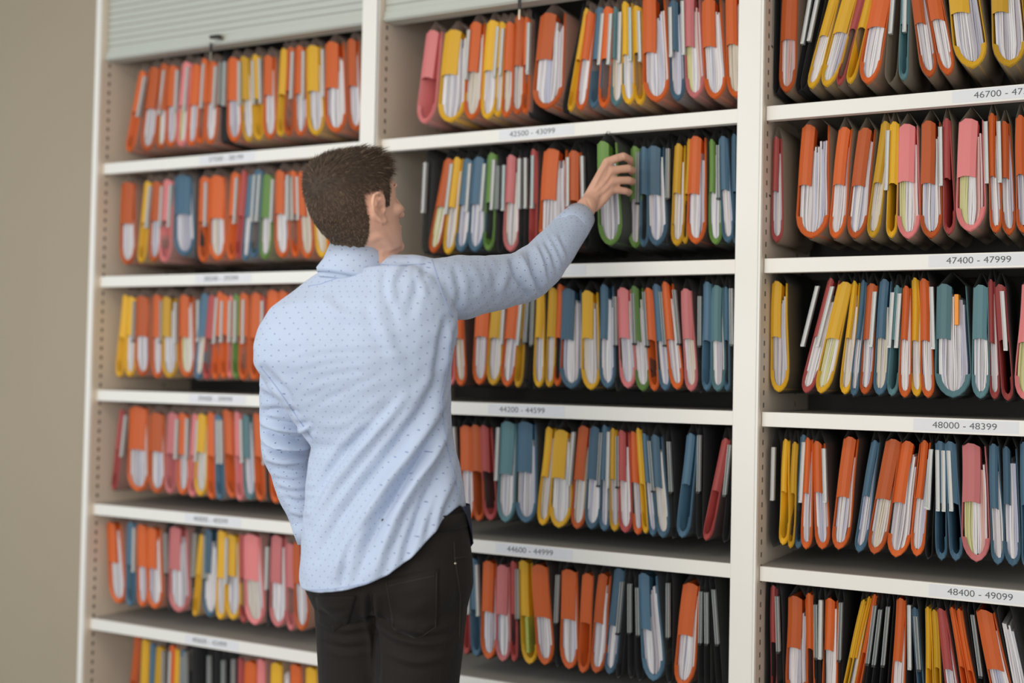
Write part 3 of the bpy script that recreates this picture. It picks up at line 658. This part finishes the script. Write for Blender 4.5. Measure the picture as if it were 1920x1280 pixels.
V = hc.tolist(); Fc = [list(p.vertices) for p in hm.polygons]; fm = [0]*len(Fc); bpy.data.meshes.remove(hm)
whorl = hp(-.086, .018, .055)
rs = np.random.default_rng(3); pick = rs.choice(len(idx), 15000)
for k in pick:
    i = idx[k]; n_ = no[i]; t_ = top[i]; fr = front[i]
    comb = co[i]-whorl; comb -= n_*(comb@n_); comb /= np.linalg.norm(comb)+1e-6          # hair runs away from the crown whorl
    side = 1-t_; dirn = comb*(.8+.4*t_)+np.array([0, 0, -1.])*.5*side+rs.normal(0, .20, 3)
    ln = (.006+.006*np.clip((z_[i]+.02)/.06, 0, 1)+.010*t_+.022*t_*fr)*rs.uniform(.6, 1.15)*min(1, hl[i]/.012+.35)
    lift = .28+.62*t_*fr+.15*t_
    p0 = co[i]+n_*thick[i]*.55; d1 = dirn/np.linalg.norm(dirn)*(1-lift*.6)+n_*lift; d1 /= np.linalg.norm(d1)
    p1 = p0+d1*ln*.5; d2 = d1+np.array([0, 0, -.25])+comb*.2; d2 /= np.linalg.norm(d2); p2 = p1+d2*ln*.5
    w_ = np.cross(d1, n_+rs.normal(0, .4, 3)); w_ /= np.linalg.norm(w_)+1e-6; w_ *= .00042
    q = len(V); V += [(p0-w_).tolist(), (p0+w_).tolist(), (p1+w_*.8).tolist(), (p1-w_*.8).tolist(), p2.tolist()]
    mi = 0 if rs.random() < (.88 if t_ > .2 else .42) else 1
    Fc += [[q, q+1, q+2, q+3], [q+3, q+2, q+4]]; fm += [mi, mi]
ho = mobj('hair', V, Fc, [M['hair'], M['hair2']], None, fm, True); under(ho)
# eyebrows
b = MB()
for s_ in (-1, 1):
    for k in range(70):
        t = rs.uniform(0, 1); p = hp(.090-.020*t**1.5, s_*(.014+.036*t), .024+.006*math.sin(t*2.6)+rs.uniform(-.002, .002)); q = p+HR*s_*.005+HU*.002
        b.tube([p, q], [.0005, .0002], 4)
sub(b, 'eyebrows', M['hair'], bodyo)

# ---- shirt
b = MB(); torso(b, 1.0); chain(b, RARM); chain(b, LARM)
me = remeshed(b, .0040, 12, 'shirt')
CR_ = [ # (points in the photograph that the fold runs through, height in metres, half width)
 ([(628,1078),(668,1000),(722,915),(790,820),(836,742)], 0.0088, 13), ([(598,1045),(640,965),(705,880),(775,790),(838,690)], -0.0081, 14), ([(588,975),(630,905),(690,830),(760,745)], 0.0068, 12),
 ([(700,1085),(728,1010),(765,930),(815,850),(842,790)], 0.0095, 12), ([(668,1085),(700,1000),(748,915),(805,835)], -0.0088, 12), ([(752,1070),(772,1000),(800,930),(846,850)], -0.0074, 11),
 ([(640,1105),(650,1040),(680,985)], -0.0041, 9), ([(812,1010),(824,950),(850,890)], 0.0054, 10), ([(596,920),(632,862),(690,800)], -0.0047, 10),
 ([(532,672),(600,655),(690,648),(765,645)], 0.0008, 8), ([(545,700),(620,682),(700,672)], -0.0007, 8), ([(556,742),(620,715),(690,702)], 0.0007, 8), ([(575,768),(640,735),(720,700)], -0.0008, 9), ([(560,640),(630,628),(700,640)], -0.0006, 8),
 ([(655,688),(690,705),(715,738)], -0.0006, 5), ([(600,800),(650,790),(720,740)], 0.0007, 9),
 ([(795,500),(780,545),(765,600)], -0.0022, 12), ([(752,492),(735,530),(728,580)], 0.0022, 12), ([(722,500),(722,545),(745,610)], -0.0020, 10), ([(770,488),(752,515),(738,540)], -0.0017, 7), ([(790,482),(785,515),(800,560)], 0.0017, 8),
 ([(852,590),(838,640),(830,700),(815,760)], 0.0045, 10), ([(836,600),(826,650),(815,710)], -0.0040, 9), ([(848,620),(846,660),(838,720)], -0.0040, 6),
 ([(700,560),(720,620),(750,680)], 0.0025, 14), ([(600,560),(640,590),(700,600)], 0.0022, 14),
 ([(850,498),(862,545),(852,592)], -.0025, 9), ([(872,490),(896,520),(900,570)], .0015, 11), ([(912,488),(926,515),(930,560)], -.0018, 9), ([(940,484),(948,515),(940,550)], .0026, 9),
 ([(958,482),(968,515),(992,560)], -0.0060, 7), ([(972,474),(986,510),(1005,560)], 0.0060, 7), ([(990,468),(1000,500),(1012,548)], -0.0060, 6), ([(1003,460),(1014,490),(1024,535)], 0.0045, 6),
 ([(1022,452),(1036,480),(1044,510)], -0.0040, 6), ([(1040,440),(1052,468),(1062,498)], 0.0030, 6),
 ([(489,788),(520,800),(560,806),(580,800)], 0.0108, 7), ([(490,804),(520,818),(556,824),(580,820)], -0.0126, 6), ([(492,820),(520,834),(555,838),(580,836)], 0.0116, 6), ([(494,838),(515,846),(545,852),(580,850)], -0.0108, 6),
 ([(490,770),(520,768),(560,775)], -0.0053, 8), ([(498,858),(530,866),(575,866)], 0.0060, 7), ([(508,878),(540,884),(582,882)], -0.0045, 6), ([(520,905),(550,912),(588,908)], 0.0037, 7), ([(486,720),(520,735),(545,765)], 0.0045, 9), ([(495,690),(530,730),(555,780)], -0.0045, 9),
 ([(535,930),(560,940),(588,935)], -0.0037, 7), ([(545,955),(565,962),(585,960)], 0.0033, 6)]
crease(me, CR_)
co = vco(me); no = vno(me)
lowf = np.sin(co@np.array([21., 33, 17])+1)*np.sin(co@np.array([-27., 19, 31]))*.0010+np.sin(co@np.array([60., -45, 70]))*np.sin(co@np.array([35., 80, -52])+2)*.0009
co += no*lowf[:, None]; set_co(me, co)
# hem: long tails at back and front, high at the side seams
hz = {-90:1030, -60:1105, -41:1113, -14:1110, 11:1098, 30:1080, 46:1050, 59:1010, 70:975, 80:955, 90:948, 105:965, 130:1010, 160:1030, 180:1045, 225:1045, 270:1030}
A_ = sorted(hz); ax0 = (PT(723, 1060, 2.55)); uv = projv(co); rel = co-ax0
ang = np.degrees(np.arctan2(rel@(-CR*1), rel@(-cfh)))*-1+22                              # 0 at the back centre, + towards his right
ang = np.where(ang < -90, ang+360, ang)
low = uv[:, 1] > np.interp(ang, A_, [hz[a] for a in A_])
armL = np.zeros(len(co), bool)
for u, v, d, r_ in LARM[5:]:
    armL |= np.linalg.norm(co-PT(u, v, d), axis=1) < r_*d/FPX*1.25
mask = low & ~(armL & (uv[:, 1] < 1030)) & (uv[:, 1] > 930)
drop(me, mask)
bm = bmesh.new(); bm.from_mesh(me)
for _ in range(14):                                                                      # even out the cut edge
    nw = {}
    for v in bm.verts:
        if v.is_boundary:
            nb = [e.other_vert(v) for e in v.link_edges if e.is_boundary]
            if len(nb) == 2: nw[v] = (nb[0].co+nb[1].co)*.25+v.co*.5
    for v, c_ in nw.items(): v.co = c_
bm.to_mesh(me); bm.free()
# weave coordinates
co = vco(me); uv = projv(co)
def along(P, ch):
    C_ = np.array([PT(u, v, d) for u, v, d, r_ in ch]); best = np.full(len(P), 1e9); s_o = np.zeros(len(P)); an = np.zeros(len(P)); acc = 0; rr = np.zeros(len(P))
    for j in range(len(C_)-1):
        a, b2 = C_[j], C_[j+1]; ab = b2-a; L_ = np.linalg.norm(ab); t = np.clip(((P-a)@ab)/(L_*L_), 0, 1); q = P-(a+t[:, None]*ab); d_ = np.linalg.norm(q, axis=1); m_ = d_ < best
        ax = ab/L_; e1 = np.cross(ax, [0, 0, 1.]); e1 /= np.linalg.norm(e1)+1e-9; e2 = np.cross(ax, e1)
        th = np.arctan2(q@e2, q@e1); best[m_] = d_[m_]; s_o[m_] = (acc+t*L_)[m_]; an[m_] = th[m_]; acc += L_
    return best, s_o, an
bR, sR, aR = along(co, [(740,546,2.48,60)]+RARM[2:]); bL, sL, aL = along(co, [(531,600,2.57,50)]+LARM[1:])
tor = np.stack([np.arctan2((co-PT(690, 800, 2.56))@BR, -(co-PT(690, 800, 2.56))@BF)*.155, co[:, 2]], 1)
_x=0
isR = (bR < .078) & (uv[:, 0] > 822+np.clip((uv[:, 1]-480)*.25, 0, 40)); isL = (bL < .062) & (uv[:, 0] < 486+np.clip(uv[:, 1]-660, 0, 999)*.66) & (uv[:, 1] > 655) | (bL < .05) & (uv[:, 1] > 830) & (uv[:, 0] < 583)
lay = me.uv_layers.new(name='weave')
lv = np.zeros(len(me.loops), int); me.loops.foreach_get('vertex_index', lv)
ls = np.zeros(len(me.polygons), int); me.polygons.foreach_get('loop_start', ls)
cls = np.where(isR, 1, np.where(isL, 2, 0)); fc = np.repeat(cls[lv[ls]], np.diff(np.append(ls, len(lv))))
UVt = np.where((fc == 1)[:, None], np.stack([sR, aR*.062], 1)[lv], np.where((fc == 2)[:, None], np.stack([aL*.05, sL], 1)[lv], tor[lv]))
lay.data.foreach_set('uv', UVt.ravel())
shirt = add_mesh(me, 'shirt', M['shirt'])
so = shirt.modifiers.new('s', 'SOLIDIFY'); so.thickness = .0016; so.offset = 0
bvs = BVHTree.FromPolygons([tuple(v) for v in co], [list(p.vertices) for p in me.polygons])
def cast(bv, u, v, lift=.0008):
    d = Vector(PT(u, v, 1)-CAM).normalized(); h = bv.ray_cast(Vector(CAM), d)
    return None if h[0] is None else np.array(h[0])+np.array(h[1] if h[1].dot(d) < 0 else -h[1])*lift
def seamline(bv, pts, rad, name, m, parent, lift=.0017):
    P = np.array(pts, float); out = []
    for i in range(len(P)-1):
        n_ = max(2, int(np.hypot(*(P[i+1]-P[i]))/5))
        for t in np.linspace(0, 1, n_, endpoint=False):
            q = cast(bv, *(P[i]*(1-t)+P[i+1]*t), lift)
            if q is not None and (not out or np.linalg.norm(q-out[-1]) < .05): out.append(q)
    if len(out) > 2:
        b = MB(); b.tube(out, rad, 6); sub(b, name, m, parent, smooth=True)
seamline(bvs, [(578,537),(602,533),(640,519),(690,500),(712,496),(745,499),(802,495)], .0007, 'yoke_seam', M['seam'], shirt)
seamline(bvs, [(808,482),(816,510),(826,545),(838,575),(850,600)], .0008, 'sleeve_seam', M['seam'], shirt)
seamline(bvs, [(487,684),(512,716),(544,761),(570,800),(590,826)], .0007, 'sleeve_seam', M['seam'], shirt)
seamline(bvs, [(842,640),(838,690),(826,750),(836,830),(850,890),(862,938)], .0007, 'side_seam', M['seam'], shirt)
seamline(bvs, [(584,1105),(620,1104),(660,1098),(700,1090),(742,1072),(780,1045),(810,1008),(838,965),(858,940)], .0006, 'hem_stitching', M['seam'], shirt)
# collar: a folded band standing around the neck
def flat_uv(o, ox, oy):
    me_ = o.data; l_ = me_.uv_layers.new(name='weave')
    for p_ in me_.polygons:
        for li in p_.loop_indices:
            c_ = me_.vertices[me_.loops[li].vertex_index].co; l_.data[li].uv = (c_.x*crh[0]+c_.y*crh[1]+ox, c_.z+oy)
def cring(cen, ax, rx, ry, tilt, n=40):
    out = []
    for q in np.linspace(0, 2*math.pi, n, endpoint=False):
        out.append(cen+crh*rx*math.cos(q)+cfh*ry*math.sin(q)+np.array([0, 0, 1.])*tilt*math.cos(q))
    return out
b = MB()
c0 = PT(672, 470, 2.575); c1 = PT(668, 500, 2.578)
b.loft([cring(PT(664, 530, 2.575), 0, .078, .076, -.010), cring(PT(664, 517, 2.575), 0, .074, .072, -.006), cring(c1+[0,0,-.004], 0, .063, .065, .002), cring(c0+[0,0,.006], 0, .0585, .062, -.002), cring(c0+[0,0,.009], 0, .0605, .064, -.002), cring(PT(668, 492, 2.575), 0, .068, .069, -.006), cring(PT(665, 514, 2.57), 0, .079, .081, -.012), cring(PT(664, 522, 2.57), 0, .076, .077, -.012)], cap=False)
o = sub(b, 'collar', M['shirt'], shirt, smooth=True, solid=.0022); flat_uv(o, 0, 0)
def cuff(P0, P1, r0, r1, name):
    b = MB(); b.tube([P0, P0*.5+P1*.5, P1], [r0, (r0+r1)/2*1.02, r1], 28); b.f = b.f[:-2]; b.m = b.m[:-2]
    o = sub(b, name, M['shirt'], shirt, smooth=True, solid=.003); flat_uv(o, 0, 0); return o
cuff(PT(1062,438,2.95), PT(1088,406,3.01), .0445, .0365, 'cuff')
cuff(PT(574,975,2.69), PT(583,1014,2.69), .0335, .0285, 'cuff')
b = MB(); b.ball(PT(579,1006,2.655), .0042, 8); sub(b, 'button', M['chrome'], shirt, smooth=True)
# ---- jeans
b = MB()
TR = [((592,925),(862,925),2.565,.098), ((588,975),(870,970),2.56,.104), ((583,1020),(877,1012),2.56,.110), ((580,1060),(882,1055),2.56,.115), ((580,1100),(884,1098),2.56,.112), ((596,1140),(874,1140),2.56,.09)]
b.loft([ring(l, r_, d, bb, e=2.2) for l, r_, d, bb in TR])
b.ball(PT(658,1085,2.530), (.076,.072,.090), 14, axes=(BR, BF, np.array([0, 0, 1.]))); b.ball(PT(790,1085,2.500), (.082,.074,.094), 14, axes=(BR, BF, np.array([0, 0, 1.])))
b.ball(PT(728, 1140, 2.57), (.06,.075,.06), 12, axes=(BR, BF, np.array([0, 0, 1.])))
for P, rr, mids in ((LL, [.088, .066, .064, .056], [(668,1085,2.60,.092), (675,1140,2.61,.097), (679,1200,2.615,.097), (681,1290,2.62,.094)]),
                    (RL, [.084, .067, .064, .056], [(793,1085,2.55,.095), (790,1140,2.545,.096), (786,1200,2.54,.0935), (781,1290,2.535,.088)])):
    b.tube([PT(u, v, d) for u, v, d, r_ in mids]+list(P[1:]), [m_[3] for m_ in mids]+rr, 28)
me = remeshed(b, .005, 5, 'jeans')
crease(me, [([(596,1160),(640,1178),(690,1172)], .005, 9), ([(590,1140),(615,1150),(650,1146)], -.005, 7), ([(694,1112),(696,1150),(706,1200),(708,1275)], -.010, 8), ([(712,1150),(735,1178),(790,1196),(850,1185)], -.0055, 8),
            ([(716,1168),(750,1196),(810,1206)], .004, 8), ([(735,1150),(770,1146),(800,1132)], .0022, 7), ([(740,1125),(775,1120),(800,1112)], -.002, 7), ([(868,1120),(862,1180),(850,1240)], .002, 8), ([(600,1200),(640,1215),(690,1212)], -.003, 8), ([(730,1225),(780,1240),(840,1230)], .003, 9)])
jeans = add_mesh(me, 'jeans', M['jean'])
co = vco(me); bvj = BVHTree.FromPolygons([tuple(v) for v in co], [list(p.vertices) for p in me.polygons])
# waistband, back pockets, belt loop, stitching
b = MB(); b.loft([ring((585+k*1,965+k*14),(871-k*0,960+k*14),2.56,.1065+.001*k,e=2.3,k=1.012) for k in (0, 1, 2)], cap=False); sub(b, 'waistband', M['jean'], jeans, smooth=True, solid=.003)
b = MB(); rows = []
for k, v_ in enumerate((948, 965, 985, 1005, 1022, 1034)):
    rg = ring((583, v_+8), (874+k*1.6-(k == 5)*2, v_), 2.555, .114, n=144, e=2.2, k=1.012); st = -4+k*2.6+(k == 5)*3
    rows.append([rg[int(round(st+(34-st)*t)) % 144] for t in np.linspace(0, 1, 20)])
b.loft(rows, cap=False, close=False); o = sub(b, 'shirt_tail', M['inshirt'], shirt, smooth=True, solid=.0018); o['label'] = 'inner side of the front tail, its shade coloured in as dark navy'
def pocket(poly, name):
    b = MB(); nu, nv = 12, 12; (a, bq, c, d) = [np.array(p, float) for p in poly]
    G = []
    for i in range(nv+1):
        row = []
        for j in range(nu+1):
            s_, t = j/nu, i/nv; p = (a*(1-s_)+bq*s_)*(1-t)+(d*(1-s_)+c*s_)*t
            if t > .8: p = p+np.array([0, 1])*(t-.8)/.2*18*(1-abs(2*s_-1))
            row.append(cast(bvj, p[0], p[1], .0016))
        G.append(row)
    if any(x is None for r_ in G for x in r_): return None
    b.loft(G, cap=False, close=False); o = sub(b, name, M['jean'], jeans, smooth=True, solid=.0014)
    return o
pocket([(722,1086),(822,1064),(820,1172),(738,1184)], 'back_pocket'); pocket([(592,1118),(668,1116),(652,1168),(598,1160)], 'back_pocket')
for ln in ([(724,1090),(740,1180),(778,1198),(816,1176),(818,1068)], [(726,1098),(819,1078)], [(850,1015),(852,1052),(862,1120),(860,1200)], [(695,1112),(700,1160)]):
    seamline(bvj, ln, .0007, 'stitching', M['stitch'], jeans, .0022)
seamline(bvj, [(851,1046),(878,1043)], .0009, 'pocket_edge', M['stitch'], jeans, .002)
b = MB(); p = cast(bvj, 853, 1056, .001)
if p is not None: b.ball(p, .0028, 8); sub(b, 'rivet', M['chrome'], jeans, smooth=True)
# ---- shoes
for P in (LL, RL):
    a = P[-1]; b = MB()
    def sr(y, w_, h0, h1): return [(a[0]+w_*math.cos(q), a[1]+y, h0+(h1-h0)*(.5+.5*math.sin(q))) for q in np.linspace(0, 2*math.pi, 20, endpoint=False)]
    b.loft([sr(-.075,.022,.012,.075), sr(-.06,.036,.012,.10), sr(0,.040,.012,.10), sr(.05,.042,.012,.085), sr(.10,.046,.012,.065), sr(.15,.044,.012,.052), sr(.185,.028,.012,.038)])
    so_ = sub(b, 'shoe', M['shoe'], smooth=True)
    b = MB(); q = [(-.078,.02),(-.06,.038),(0,.040),(.05,.043),(.10,.048),(.15,.046),(.19,.025)]
    loop = [(a[0]-w_, a[1]+y) for y, w_ in q]+[(a[0]+w_, a[1]+y) for y, w_ in q[::-1]]
    b.loft([[(x, y, 0.0005) for x, y in loop], [(x, y, .014) for x, y in loop]]); sub(b, 'sole', M['sole'], so_)
